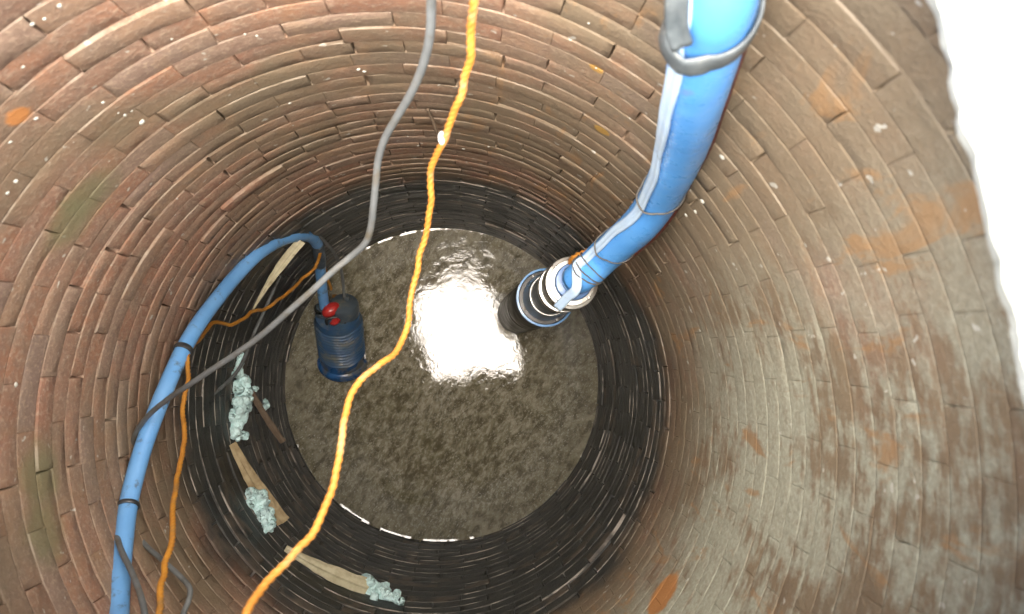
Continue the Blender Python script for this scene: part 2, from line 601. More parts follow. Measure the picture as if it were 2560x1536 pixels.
NVAR = 64
GAPS = []
variants = []
for s in range(NVAR + 48):
    vs, fs, tone, arris = brick_geo(s + 1, .5 if NVAR <= s < NVAR + 16 else 1.0, s >= NVAR + 16)
    me = bpy.data.meshes.new("brick")
    me.from_pydata([tuple(v) for v in vs], [], fs)
    me.polygons.foreach_set('use_smooth', [True] * len(me.polygons))
    me.materials.append(M_BRICK)
    at = me.attributes.new("tone", 'FLOAT', 'POINT')
    at.data.foreach_set('value', [tone] * len(vs))
    at = me.attributes.new("arris", 'FLOAT', 'POINT')
    at.data.foreach_set('value', arris)
    variants.append((me, vs, fs, tone, arris))

TIGHT = [i for i in range(NVAR) if GAPS[i] < .0013]
Qinv = QCAM.inverted()


def to_px(p):
    v = Qinv @ (p - CAM)
    if v.z > -0.05:
        return None
    return 1280 + v.x / -v.z * F_PX, 768 - v.y / -v.z * F_PX, -v.z


specs = []
for c in range(n_courses):
    zc = Z0 + (c + .5) * COURSE
    off = (c % 2) * .5 + random.uniform(-.07, .07)
    crad = random.uniform(-.0022, .0022)
    for k in range(NB):
        a = (k + off) * 2 * pi / NB
        proud = random.gauss(0, .0009) + crad * .5
        if random.random() < .028:
            proud -= random.uniform(.004, .009)
        if random.random() < .03:
            proud += .004
        proud = max(-.010, min(.020, proud))
        rr = R_WELL + proud
        loc = Vector((rr * cos(a), rr * sin(a), zc + random.uniform(-.001, .001)))
        pp = to_px(Vector((R_WELL * cos(a), R_WELL * sin(a), zc)))
        vis = pp and -60 < pp[0] < 2620 and -60 < pp[1] < 1596 and loc.z < RIM_Z
        sl = cos(a) * .78 - sin(a) * .62
        slurry = zc > 1.5 and random.random() < max(.28, (sl - .02) / .35)
        if slurry:                         # joints here are filled and rubbed flush
            proud *= .12
            loc = Vector(((R_WELL + proud) * cos(a), (R_WELL + proud) * sin(a), loc.z))
            specs.append((pp[2] if vis else 99, loc, a, NVAR + 16 + random.randrange(32)))
        elif random.random() < .10:        # two half bricks
            for sg in (-1, 1):
                a2 = a + sg * pi / NB / 2
                rr = R_WELL + proud + random.gauss(0, .0012)
                specs.append((pp[2] if vis else 99, Vector((rr * cos(a2), rr * sin(a2), loc.z)), a2, NVAR + random.randrange(16)))
        else:
            specs.append((pp[2] if vis else 99, loc, a, random.randrange(NVAR)))
order = sorted(range(len(specs)), key=lambda i: specs[i][0])
single = set(order[:298])
bv, bf, btone, barr = [], [], [], []
for i, (d, loc, a, var) in enumerate(specs):
    me, vs, fs, tone, arris = variants[var]
    if i in single:
        o = bpy.data.objects.new("brick", me)
        COL.objects.link(o)
        o.location = loc
        o.rotation_euler = (0, 0, a)
        o.parent = well
    else:
        base = len(bv)
        ca, sa = cos(a), sin(a)
        bv += [(loc.x + v.x * ca - v.y * sa, loc.y + v.x * sa + v.y * ca, loc.z + v.z) for v in vs]
        bf += [tuple(base + q for q in f) for f in fs]
        btone += [tone] * len(vs)
        barr += arris
rest = mesh_obj("brickwork", bv, bf, M_BRICK, well)
at = rest.data.attributes.new("tone", 'FLOAT', 'POINT')
at.data.foreach_set('value', btone)
at = rest.data.attributes.new("arris", 'FLOAT', 'POINT')
at.data.foreach_set('value', barr)
tag(rest, kind="stuff")

# mortar in the bed joints, and the packing behind the bricks
mv, mf = [], []
NS = 264
for c in range(n_courses + 1):
    zj = Z0 + c * COURSE
    base = len(mv)
    for i in range(NS):
        a = 2 * pi * i / NS
        q = Vector((cos(a) * 5, sin(a) * 5, c * 3.7))
        pr = .0008 + .0022 * noise.noise(q * 2.2) + .0014 * noise.noise(q * 9)
        r1 = R_WELL + pr
        h1 = .0032 + .001 * noise.noise(q * 5)
        for r, z in ((R_WELL + .06, h1), (r1 + .0012, h1), (r1, 0), (r1 + .0012, -h1), (R_WELL + .06, -h1)):
            mv.append((r * cos(a), r * sin(a), zj + z))
    for i in range(NS):
        i2 = (i + 1) % NS
        for k in range(4):
            mf.append((base + i * 5 + k, base + i * 5 + k + 1, base + i2 * 5 + k + 1, base + i2 * 5 + k))
mort = mesh_obj("mortar_bed", mv, mf, M_BRICK, well)
at = mort.data.attributes.new("tone", 'FLOAT', 'POINT')
at.data.foreach_set('value', [.62] * len(mv))
at = mort.data.attributes.new("arris", 'FLOAT', 'POINT')
at.data.foreach_set('value', [0.12] * len(mv))
tag(mort, kind="stuff")

vs, fs = [], []
for z in (-.6, RIM_Z - .002):
    for i in range(96):
        a = 2 * pi * i / 96
        vs.append(((R_WELL + .042) * cos(a), (R_WELL + .042) * sin(a), z))
for i in range(96):
    i2 = (i + 1) % 96
    fs.append((i, 96 + i, 96 + i2, i2))
mesh_obj("backing", vs, fs, simple("dark_packing", (0.05, 0.04, 0.03), .95, world=True), well)

# lime drops stuck on the bricks
spots = [(143, 14, 9), (107, 46, 6), (78, 59, 6), (56, 162, 5), (38, 438, 9), (18, 467, 6), (25, 344, 5), (87, 287, 5),
         (285, 272, 5), (301, 278, 7), (342, 296, 9), (249, 248, 5), (318, 268, 5), (866, 168, 6), (880, 173, 5), (415, 95, 4), (620, 87, 5), (592, 83, 4), (1745, 380, 8), (1697, 487, 8), (1680, 512, 6), (1657, 520, 5), (1422, 57, 3), (1010, 352, 3), (700, 250, 4), (38, 930, 6), (1440, 165, 3),
         (1120, 360, 4), (1265, 225, 3), (1180, 355, 3), (985, 330, 3)]
for i, (px, py, r) in enumerate(spots):
    p = WALLP(px, py, R_WELL - .001)
    rr = r * K / F_PX * (CAM - p).z * 0.8
    bm = bmesh.new()
    bmesh.ops.create_icosphere(bm, subdivisions=2, radius=1)
    for v in bm.verts:
        v.co *= 1 + .45 * noise.noise(v.co * 1.8 + Vector((i * 5.1, 0, 0)))
        v.co.x *= .55
    me = bpy.data.meshes.new("lime_lump")
    bm.to_mesh(me)
    bm.free()
    me.polygons.foreach_set('use_smooth', [True] * len(me.polygons))
    me.materials.append(M_LIME)
    o = bpy.data.objects.new("lime_lump", me)
    COL.objects.link(o)
    o.location = p
    o.scale = (rr, rr * random.uniform(.8, 1.5), rr * random.uniform(.7, 1.5))
    o.rotation_euler = (random.uniform(-.6, .6), 0, atan2(p.y, p.x))
    o.parent = well

# ------------------------------------------------------------------ water
vs, fs = [], []
NA = 360
rings = [0.0] + [i * .05 for i in range(1, 15)] + [.74, .76, .77, .775, .779, .783, .787, .791, .795, .799, .806, .815]


def edge_slope(a):
    d = math.degrees(a) % 360
    q = noise.noise(Vector((cos(a) * 9, sin(a) * 9, 0)))
    if 228 < d < 283:
        seg = (d - 228) / 16.4
        f = seg - int(seg)
        return (.24 + .09 * noise.noise(Vector((a * 40, 3, 0)))) if .06 < f < .95 else .02
    if 88 < d < 124:
        return .165 + .04 * q if (d % 9) > 1.2 else .03
    if 172 < d < 216 and q > .15:
        return .22
    if 300 < d < 345 and q > .28:
        return .17
    return .02


for j, r in enumerate(rings):
    for i in range(NA if j else 1):
        a = 2 * pi * i / NA
        z = 0.0
        wid = .012 if 225 < math.degrees(a) < 285 else .009
        st = R_WELL - .003 - wid
        if r > st:
            z = (r - st) * edge_slope(a)
        vs.append((r * cos(a), r * sin(a), z))
for i in range(NA):
    fs.append((0, 1 + i, 1 + (i + 1) % NA))
for j in range(1, len(rings) - 1):
    for i in range(NA):
        i2 = (i + 1) % NA
        a0 = 1 + (j - 1) * NA
        fs.append((a0 + i, a0 + NA + i, a0 + NA + i2, a0 + i2))
water = mesh_obj("water", vs, fs, M_WATER)
tag(water, kind="structure")

# ------------------------------------------------------------------ ground and the cover slab with its rough opening
vs, fs = [], []
GR = [.95, 1.2, 2, 4, 10, 40, 200]
for r in GR:
    for i in range(64):
        a = 2 * pi * i / 64
        vs.append((r * cos(a), r * sin(a), RIM_Z - .03 + (0 if r < 1.3 else .01 * noise.noise(Vector((r * cos(a), r * sin(a), 0))))))
for j in range(len(GR) - 1):
    for i in range(64):
        i2 = (i + 1) % 64
        fs.append((j * 64 + i, (j + 1) * 64 + i, (j + 1) * 64 + i2, j * 64 + i2))
tag(mesh_obj("ground", vs, fs, M_GROUND), kind="structure")

SLAB_T, SLAB_B = CAM_H - .55, RIM_Z + .002
key = [(.602, -.04), (.557, .196), (.537, .281), (.525, .341), (.506, .431), (.465, .62), (.43, .76), (.10, .84), (-.28, .81), (-.40, .66), (-.39, .38), (-.30, .12), (-.23, -.03), (-.20, -.115), (.055, -.115), (.08, -.035), (.35, -.03)]
pts = [Vector((x, y, 0)) for x, y in key]
loop = []
for i in range(len(pts)):
    a, b = pts[i], pts[(i + 1) % len(pts)]
    n = max(2, int((b - a).length / .006))
    for k in range(n):
        p = a.lerp(b, k / n)
        nn = Vector(((b - a).y, -(b - a).x, 0)).normalized()
        amp = .0042
        p += nn * (amp * noise.noise(p * 16) + amp * .8 * noise.noise(p * 46) + .0012 * noise.noise(p * 160))
        loop.append(p)
n = len(loop)
vs, fs = [], []
cen = Vector((.08, .28, 0))
for k, (zz, sh) in enumerate(((SLAB_T, 0), (SLAB_T - .008, -.003), ((SLAB_T + SLAB_B) / 2, .002), (SLAB_B, .006))):
    for p in loop:
        d = (p - cen).normalized()
        q = p + d * (sh + .002 * noise.noise(Vector((p.x * 60, p.y * 60, k * 9))))
        vs.append((q.x, q.y, zz + .0015 * noise.noise(p * 50)))
for zz in (SLAB_T, SLAB_B):
    for p in loop:
        d = (p - cen).normalized()
        # outer square outline
        t = min(1.35 / abs(d.x) if abs(d.x) > 1e-6 else 9, 1.35 / abs(d.y) if abs(d.y) > 1e-6 else 9)
        q = cen + d * t
        vs.append((q.x, q.y, zz))
order_r = [4, 0, 1, 2, 3, 5, 4]
for a, b in zip(order_r, order_r[1:]):
    for i in range(n):
        i2 = (i + 1) % n
        fs.append((a * n + i, a * n + i2, b * n + i2, b * n + i))
slab = mesh_obj("concrete_cover", vs, fs, M_CONC, smooth=False)
tag(slab, "sunlit pale concrete cover with a rough broken edge, at the right above the well", "cover")

# ------------------------------------------------------------------ big black pump with its steel collars
axis_pts = [W(1261, 749, CAM_H), W(1318, 708, 2.78)]
PB = W(1250, 758, CAM_H)
PT = W(1388, 680, 2.13)
ax = (PT - PB).normalized()
L = (PT - PB).length
qp = Vector((0, 0, 1)).rotation_difference(ax)
pump = thing("borehole_pump", "tall black pump with blue ring and shiny steel collars hanging under the big blue hose", "pump", PB, quat=qp)


def add_local(name, geo, mat, parent, m=None, smooth=True):
    vs, fs = geo
    if m:
        vs = [m @ v for v in vs]
    me = bpy.data.meshes.new(name)
    me.from_pydata([tuple(v) for v in vs], [], fs)
    me.update()
    if smooth:
        me.polygons.foreach_set('use_smooth', [True] * len(me.polygons))
        try:
            me.set_sharp_from_angle(angle=radians(38))
        except Exception:
            pass
    me.materials.append(mat)
    o = bpy.data.objects.new(name, me)
    COL.objects.link(o)
    o.parent = parent
    return o


LR = .647 * L          # height of the blue ring along the pump
print("pump length", L, "ring at", LR)
add_local("pump_body", lathe([(.0, -.30), (.095, -.30), (.101, -.26), (.103, .1), (.0995, .104), (.0995, .12), (.103, .124), (.103, LR * .6), (.0995, LR * .6 + .004), (.0995, LR * .6 + .02), (.103, LR * .6 + .024), (.101, LR - .01), (.095, LR - .002), (.0, LR - .002)], 48), M_BLACKP, pump)
add_local("ring", lathe([(.090, LR - .03), (.1055, LR - .03), (.1065, LR - .005), (.1055, LR + .006), (.0985, LR + .007), (.0970, LR - .005), (.090, LR - .006)], 64), M_LBLUE, pump)
add_local("steel_bowl", lathe([(.074, LR - .004), (.0820, LR), (.084, LR + .012), (.083, LR + .05), (.077, LR + .09), (.072, LR + .15)], 48), M_STEEL, pump)
add_local("shaft_housing", lathe([(.0705, LR + .14), (.068, LR + .16), (.0665, LR + .22), (.0665, L - .22)], 48), M_GREYP, pump)
for k in range(4):
    a = k * pi / 2 + .5
    m = Matrix.Translation((cos(a) * .089, sin(a) * .089, LR - .001))
    add_local("ring_bolt", lathe([(.0, 0), (.0065, 0), (.0065, .010), (.0, .012)], 6), M_STEEL, pump, m, False)
LC = L
add_local("collar", lathe([(.060, LC - .16), (.0735, LC - .155), (.0755, LC - .145), (.0755, LC - .055), (.0735, LC - .048), (.066, LC - .046), (.064, LC - .040), (.046, LC - .038)], 64), M_STEEL, pump)
add_local("collar", lathe([(.060, LC - .26), (.0745, LC - .256), (.077, LC - .245), (.077, LC - .222), (.0745, LC - .212), (.060, LC - .21)], 64), M_STEEL, pump)
M_FLANGE = simple("blue_plastic_flange", (0.075, 0.17, 0.36), .4, (0.06, 0.14, 0.31), 12)
add_local("flange", lathe([(.0, LC - .045), (.051, LC - .042), (.0525, LC - .030), (.0525, LC - .012), (.050, LC - .006), (.040, LC - .004), (.0, LC - .002)], 48), M_FLANGE, pump)
add_local("hose_tail", lathe([(.031, LC - .008), (.034, LC - .004), (.034, LC + .010), (.030, LC + .012), (.028, LC + .014)], 32), M_PIPE, pump)
for k in range(6):
    a = k * pi / 3 + .3
    m = Matrix.Translation((cos(a) * .0615, sin(a) * .0615, LC - .046))
    add_local("bolt", lathe([(.0, 0), (.0055, 0), (.0055, .009), (.004, .011), (.0, .011)], 6), M_STEEL, pump, m, False)

# ------------------------------------------------------------------ big blue hose
hose_px = [(1391, 676, 2.115), (1406, 666, 2.09), (1434, 643, 2.07), (1462, 617, 2.04), (1500, 585, 1.96), (1553, 535, 1.83), (1600, 466, 1.68), (1645, 368, 1.42), (1668, 285, 1.22), (1694, 165, 1.01), (1718, 60, .90), (1737, -40, .82)]
hp = [W(*p) for p in hose_px]
hp += [Vector((.37, .66, 3.37)), Vector((.38, .70, 3.55)), Vector((.40, .80, 3.72)), Vector((.45, 1.05, 3.66)), Vector((.55, 1.5, 3.52))]
path = resample(spline(hp, 14), .012)
hose = thing("discharge_hose", "thick bright blue hose curving up from the black pump to the upper edge", "hose", path[0])
HR = .0455


def hose_r(i, a, s):
    p = path[i]
    base = HR * min(1.0, .92 + s * 1.2)
    return base * (1 + .022 * noise.noise(Vector((s * 7, cos(a) * 1.3, sin(a) * 1.3))) + .012 * noise.noise(Vector((s * 26, cos(a) * 2, sin(a) * 2))))


vs, fs = sweep(path, hose_r, 36)
mesh_obj("hose_body", vs, fs, M_HOSE, hose)
hfr = frames(path)


def hose_basis(i):
    """tangent, towards camera, picture-left at path index i"""
    t = hfr[i][0]
    c = CAM - path[i]
    c = (c - t * c.dot(t)).normalized()
    l = c.cross(t)
    if l.x > 0:
        l = -l
    return t, c, l


def nearest(path, p):
    return min(range(len(path)), key=lambda i: (path[i] - p).length)


# flat power cable lying along the hose
fp = []
i_top = nearest(path, W(1737, -40, .82))
for i in range(4, i_top + 14, 3):
    t, c, l = hose_basis(i)
    s = i * .012
    bow = .10 * sin(s * 9.0) + .05 * sin(s * 23 + 1)
    ang = radians(27 + 20 * min(1, s / .9)) + bow
    r = HR * min(1.0, .92 + s * 1.2) * 1.0 + .0035 + .0025 * max(0, sin(s * 12 + 2))
    fp.append(path[i] + (c * cos(ang) + l * sin(ang)) * r)
endp = [W(1346, 745, 2.15), W(1372, 718, 2.09), W(1393, 696, 2.045)]
fpath = resample(spline(endp + fp, 8), .008)
cable = thing("flat_power_cable", "pale blue flat cable tied along the left of the thick blue hose", "cable", fpath[0])


def tw(p):
    i = nearest(path, p)
    d = p - path[i]
    if i < 7:
        return CAM - p
    return d


vs, fs = ribbon(fpath, .027, .0075, tw)
mesh_obj("cable_sheath", vs, fs, M_FLAT, cable)
# orange lanyard visible behind the hose foot
lp = [W(1380, 634, 2.14), W(1388, 624, 2.10), W(1408, 614, 2.08), W(1438, 602, 2.04), W(1460, 583, 2.02), W(1476, 568, 2.03), W(1560, 500, 1.90), W(1620, 440, 1.80)]
lpath = resample(spline(lp, 12), .003)
vs, fs = sweep(lpath, .0095, 14, twist=120, lobes=3, lobe_amp=.24)
o = mesh_obj("lanyard_rope", vs, fs, M_ROPE)
tag(o, "short orange rope knotted to the steel collar behind the thick blue hose", "rope")
# dark red cord down the right side of the hose
rp = []
for i in range(12, i_top + 12, 5):
    t, c, l = hose_basis(i)
    rp.append(path[i] - l * (HR * .98 + .0015) - c * .020)
rpath = resample(spline(rp, 6), .006)
vs, fs = sweep(rpath, .0055, 10, twist=90, lobes=3, lobe_amp=.15)
o = mesh_obj("safety_cord", vs, fs, M_RED)
tag(o, "thin dark red cord running along the right side of the thick blue hose", "cord")


def hose_tie(px, py, depth, rad, mat, name, tiltv=0.35, wid=None, extra=.0105, parent=hose):
    p = W(px, py, depth)
    i = nearest(path, p)
    t, c, l = hose_basis(i)
    nrm = (t + c * tiltv).normalized()
    base = HR * min(1.0, .92 + i * .012 * 1.2)
    # closed loop round hose and flat cable
    loopv, m = [], 10
    n = 48
    x = c
    y = t.cross(c)
    for k in range(n):
        a = 2 * pi * k / n
        d = x * cos(a) + y * sin(a)
        ang = atan2(d.dot(l), d.dot(c))
        bulge = extra * min(1, 1.6 * max(0, 1 - abs(ang - .55) / .8))
        r = base + .001 + rad * .6 + bulge
        q = path[i] + d * r
        q += t * (-(q - path[i]).dot(c) * tiltv)
        loopv.append(q)
    vs, fs = [], []
    for k in range(n):
        a = loopv[(k + 1) % n] - loopv[k - 1]
        a.normalize()
        out = (loopv[k] - path[i])
        out = out - t * out.dot(t)
        out = (out - a * out.dot(a)).normalized()
        sd = a.cross(out)
        for j in range(m):
            b = 2 * pi * j / m
            vs.append(loopv[k] + out * cos(b) * rad + sd * sin(b) * (wid or rad))
    for k in range(n):
        k2 = (k + 1) % n
        for j in range(m):
            j2 = (j + 1) % m
            fs.append((k * m + j, k2 * m + j, k2 * m + j2, k * m + j2))
    return mesh_obj(name, vs, fs, mat, parent)


hose_tie(1602, 462, 1.67, .0022, M_TWINE, "cable_tie", .45)
hose_tie(1497, 590, 1.97, .0018, M_TWINE, "cable_tie", .40)
hose_tie(1434, 643, 2.10, .0020, M_TWINE, "cable_tie", .40)
hose_tie(1428, 648, 2.10, .0020, M_TWINE, "cable_tie", .1)
hose_tie(1440, 640, 2.10, .0018, M_TWINE, "cable_tie", -.2)
# rubber strap: runs down the left side, then round the front of the hose
rub = hose_tie(1722, 22, .87, .0042, M_RUBBER, "rubber_strap", .5, .024, .012)
sp = []
for dpx, dpy, dd in ((1638, -60, .76), (1636, -10, .78), (1634, 40, .81), (1636, 75, .83), (1648, 112, .85)):
    sp.append(W(dpx, dpy, dd))
spath = resample(spline(sp, 10), .006)
vs, fs = ribbon(spath, .026, .0085, lambda p: CAM - p)
mesh_obj("strap_tail", vs, fs, M_RUBBER, hose)

# ------------------------------------------------------------------ small blue sump pump standing in the water on the left
P0 = W(829, 876, CAM_H + .02)
P1 = W(815, 755, CAM_H - .25)
ax = (P1 - P0).normalized()
SL = (P1 - P0).length
zz = ax
xx = Vector((1, 0, 0))
xx = (xx - zz * xx.dot(zz)).normalized()
yy = zz.cross(xx)                    # picture-up side of the pump
qs = Matrix((xx, yy, zz)).transposed().to_quaternion()
print("sump pump len", SL, ax)
sump = thing("submersible_pump", "small blue ribbed pump with red knob leaning in the murky water", "pump", P0, quat=qs)
sump.scale = (1.2, 1.2, 1.0)
prof = [(.0, -.03), (.085, -.03), (.100, -.015), (.106, .0), (.107, .018), (.101, .028), (.094, .034), (.093, .085)]
add_local("base", lathe(prof, 48), M_BLUEP, sump)
prof = [(.092, .080)]
z = .085
while z < SL - .05:
    prof += [(.0905, z), (.0970, z + .003), (.0970, z + .006), (.0905, z + .011)]
    z += .0195
prof += [(.093, SL - .045), (.088, SL - .03), (.086, SL - .02), (.0, SL - .018)]
add_local("ribbed_casing", lathe(prof, 48, lambda a, z: .0022 * sin(3 * a + z * 30) + .0018 * sin(7 * a)), M_RIBS, sump)
add_local("motor_cap", lathe([(.058, SL - .03), (.060, SL - .01), (.060, SL + .035), (.055, SL + .048), (.040, SL + .056), (.0, SL + .058)], 36), M_GREYP, sump, Matrix.Translation((.025, .012, 0)))
add_local("cable_gland", lathe([(.014, 0), (.014, .025), (.011, .03), (.0, .03)], 10), M_GREYP, sump, Matrix.Translation((.035, .03, SL + .052)))
add_local("outlet", lathe([(.030, -.08), (.030, .02), (.024, .025), (.024, .05), (.0, .05)], 24), M_GREYP, sump, Matrix.Translation((-.058, .005, SL - .02)))
add_local("clamp", lathe([(.0285, 0), (.0325, .001), (.0325, .013), (.0285, .014)], 28), M_STEEL, sump, Matrix.Translation((-.058, .005, SL + .010)))
m = Matrix.Translation((-.020, -.020, SL + .040)) @ Matrix.Rotation(radians(38), 4, 'Z') @ Matrix.Rotation(radians(-25), 4, 'Y') @ Matrix.Diagonal((1.4, .95, 1.0, 1))
add_local("red_knob", lathe([(.0, -.028), (.016, -.024), (.026, -.012), (.029, .0), (.026, .013), (.016, .024), (.0, .028)], 24), M_REDP, sump, m)
m = Matrix.Translation((-.000, -.062, SL + .012)) @ Matrix.Rotation(radians(38), 4, 'Z') @ Matrix.Diagonal((1.5, .9, 1, 1))
add_local("red_knob", lathe([(.0, -.014), (.010, -.012), (.015, .0), (.010, .012), (.0, .014)], 20), M_REDP, sump, m)
# carrying handle: dark bar behind the knob
hpt = [Vector(p) for p in ((-.035, -.05, SL - .03), (-.035, -.05, SL + .01), (-.0, -.042, SL + .018), (.032, -.038, SL + .012), (.035, -.045, SL - .03))]
add_local("handle", sweep(resample(spline(hpt, 8), .004), .006, 10), M_BLACKP, sump)
add_local("fitting", sweep([Vector((-.02, .03, SL - .02)), Vector((-.018, .045, SL + .02)), Vector((-.012, .05, SL + .05))], .012, 10), M_RED2, sump)

# ------------------------------------------------------------------ thin blue hose
outw = P0 + qs @ Vector((-.058, .005, SL + .012))
tp = [outw, W(779, 705, CAM_H - .36), W(775, 660, CAM_H - .47), W(772, 620, CAM_H - .60), W(766, 590, CAM_H - .72), W(748, 572, CAM_H - .85), W(715, 570, CAM_H - 1.0), W(672, 583, CAM_H - 1.12), W(622, 615, CAM_H - 1.25),
      W(572, 665, 2.68), W(520, 728, 2.55), W(478, 785, 2.44), W(443, 845, 2.36), W(405, 928, 2.29), W(372, 1010, 2.24), W(345, 1085, 2.20), W(325, 1155, 2.16), W(309, 1225, 2.11), W(298, 1310, 2.04), W(290, 1400, 1.96), W(285, 1500, 1.86), W(283, 1620, 1.66)]
tp += [Vector((-.16, -.36, 2.85)), Vector((-.12, -.21, 3.13)), Vector((-.085, -.13, 3.30)), Vector((-.07, -.086, 3.44)), Vector((-.07, -.095, 3.53)), Vector((-.08, -.2, 3.60)), Vector((-.15, -.7, 3.52))]
tpath = resample(spline(tp, 12), .012)
thin = thing("water_hose", "thin blue hose arching out of the ribbed pump down the left side", "hose", tpath[0])
vs, fs = sweep(tpath, lambda i, a, s: .0238 * (1 + .015 * noise.noise(Vector((s * 9, cos(a), sin(a))))), 24)
mesh_obj("hose_body", vs, fs, M_PIPE, thin)
tfr = frames(tpath)
for px, py, dd in ((443, 845, 2.36), (309, 1222, 2.11)):
    i = nearest(tpath, W(px, py, dd))
    q = Vector((0, 0, 1)).rotation_difference(tfr[i][0])
    vs, fs = toroid(.0262, .0028, (1, 1), tpath[i], q, 28, 8, .0095 if py < 1000 else .0065)
    mesh_obj("cable_tie", vs, fs, M_TIE, thin)
# dirty wrap where the hose bends over
i0, i1 = nearest(tpath, W(766, 590, CAM_H - .72)), nearest(tpath, W(774, 640, CAM_H - .53))
i0, i1 = min(i0, i1), max(i0, i1)
vs, fs = sweep(tpath[i0:i1 + 1], lambda i, a, s: .0262 * (1 + .05 * noise.noise(Vector((s * 40, cos(a) * 2, sin(a) * 2)))), 20)
mesh_obj("tape_wrap", vs, fs, simple("grimy_tape", (.075, .10, .13), .5, (.05, .07, .09), 30, world=True), thin)

# ------------------------------------------------------------------ ropes
def rope(name, pts, tail, radius, mat, label, twist=150, sides=15, kink=0.0):
    wp = [W(*p) for p in pts] if len(pts[0]) == 3 and pts[0][0] > 5 else pts
    wp = list(wp) + [Vector(t) for t in tail[1]]
    wp = [Vector(t) for t in tail[0]] + wp
    pth = resample(spline(wp, 12), radius * .55)
    if kink:
        pth = [p + Vector((noise.noise(p * 22), noise.noise(p * 22 + Vector((9, 0, 0))), 0)) * kink for p in pth]
    vs, fs = sweep(pth, radius, sides, twist=twist, lobes=3, lobe_amp=.26)
    o = mesh_obj(name, vs, fs, mat)
    return tag(o, label, "rope"), pth


top_tail = [(.28, 1.3, 3.52), (.17, .95, 3.60), (.135, .74, 3.57), (.13, .62, 3.40)]
rope1_px = [(1143, -70, .86), (1142, 0, .90), (1141, 60, .94), (1128, 165, 1.02), (1112, 230, 1.07), (1086, 295, 1.13), (1069, 345, 1.18), (1046, 395, 1.24), (1041, 440, 1.28), (1040, 500, 1.32), (1027, 575, 1.37), (1010, 640, 1.40), (996, 700, 1.42), (990, 770, 1.40), (962, 840, 1.36), (915, 885, 1.31), (870, 925, 1.27), (838, 980, 1.24), (826, 1060, 1.20), (815, 1130, 1.17), (792, 1215, 1.14), (750, 1295, 1.10), (690, 1365, 1.06), (632, 1425, 1.02), (595, 1480, .98), (575, 1550, .93)]
rope("long_rope", rope1_px, (top_tail, [(-.005, -.09, 3.36), (.0, -.085, 3.50), (-.02, -.35, 3.58), (-.1, -.8, 3.515)]), .0050, M_ROPE,
     "long orange rope hanging across the middle, from top centre to bottom centre-left", kink=.004)
# knot of white tape on the long rope
p = W(1067, 334, 1.165)
bm = bmesh.new()
bmesh.ops.create_icosphere(bm, subdivisions=3, radius=.0068)
for v in bm.verts:
    v.co *= 1 + .4 * noise.noise(v.co * 160)
    v.co.x *= .7
    v.co.y *= 1.35
me = bpy.data.meshes.new("tape_scrap")
bm.to_mesh(me)
bm.free()
me.polygons.foreach_set('use_smooth', [True] * len(me.polygons))
me.materials.append(simple("white_tape", (.78, .78, .76), .5, world=True))
o = bpy.data.objects.new("tape_scrap", me)
COL.objects.link(o)
o.location = p
tag(o, "tiny white scrap of tape stuck on the long orange rope", "tape")

rope2_px = [(800, 700, CAM_H - .28), (782, 640, CAM_H - .45), (778, 604, CAM_H - .62), (772, 618, CAM_H - .69), (757, 652, CAM_H - .72), (728, 675, CAM_H - .76), (706, 700, CAM_H - .82), (672, 725, CAM_H - .90), (640, 748, CAM_H - .96), (612, 752, CAM_H - 1.05), (590, 768, CAM_H - 1.12), (560, 785, CAM_H - 1.22), (530, 780, CAM_H - 1.3), (510, 785, CAM_H - 1.36), (490, 812, CAM_H - 1.45), (470, 832, CAM_H - 1.58), (456, 850, CAM_H - 1.66), (453, 885, 2.33), (455, 920, 2.30), (443, 975, 2.26), (445, 1040, 2.2), (436, 1120, 2.1), (424, 1180, 2.0), (417, 1240, 1.9), (419, 1290, 1.82), (403, 1350, 1.74), (392, 1410, 1.66), (384, 1490, 1.56), (380, 1580, 1.45)]
rope("thin_rope", rope2_px, ([], [(-.12, -.30, 3.0), (-.12, -.10, 3.3), (-.12, -.085, 3.50), (-.13, -.35, 3.58), (-.2, -.8, 3.515)]), .0062, M_ROPE2,
     "orange rope tied to the thin blue hose and trailing down at its right side", kink=.004)

# ------------------------------------------------------------------ cables
def cable_obj(name, pts, head, tail, radius, mat, label, n=10):
    wp = [Vector(t) for t in head] + [W(*p) for p in pts] + [Vector(t) for t in tail]
    pth = resample(spline(wp, 12), .010)
    vs, fs = sweep(pth, lambda i, a, s: radius * (1 + .03 * noise.noise(Vector((s * 15, cos(a), sin(a))))), n)
    o = mesh_obj(name, vs, fs, mat)
    return tag(o, label, "cable"), pth


c1 = [(1043, -60, .98), (1042, 0, 1.04), (1040, 70, 1.10), (1030, 130, 1.16), (1010, 190, 1.22), (985, 240, 1.28), (955, 290, 1.34), (930, 335, 1.39), (914, 385, 1.44), (908, 440, 1.48), (902, 500, 1.52), (896, 550, 1.56), (882, 588, 1.60), (850, 618, 1.64), (805, 655, 1.66), (760, 697, 1.68), (700, 750, 1.72), (640, 803, 1.78), (585, 845, 1.84), (520, 888, 1.90), (460, 928, 1.97), (405, 965, 2.06), (358, 1005, 2.15), (328, 1048, 2.22), (308, 1110, 2.28), (300, 1165, 2.30), (288, 1210, 2.22), (281, 1270, 2.10), (290, 1322, 1.98), (318, 1382, 1.88), (340, 1440, 1.80), (352, 1500, 1.74), (358, 1600, 1.64)]
cable_obj("grey_cable", c1, [(.20, 1.3, 3.52), (.10, .95, 3.60), (.085, .74, 3.57), (.085, .63, 3.32)], [(-.03, -.30, 2.9), (.015, -.10, 3.3), (.03, -.085, 3.50), (.03, -.3, 3.58), (.05, -.8, 3.52)], .0070, M_CABLE,
          "long grey cable running from top centre down across the thin blue hose to bottom left", 14)
gl = P0 + qs @ Vector((.035, .03, SL + .07))
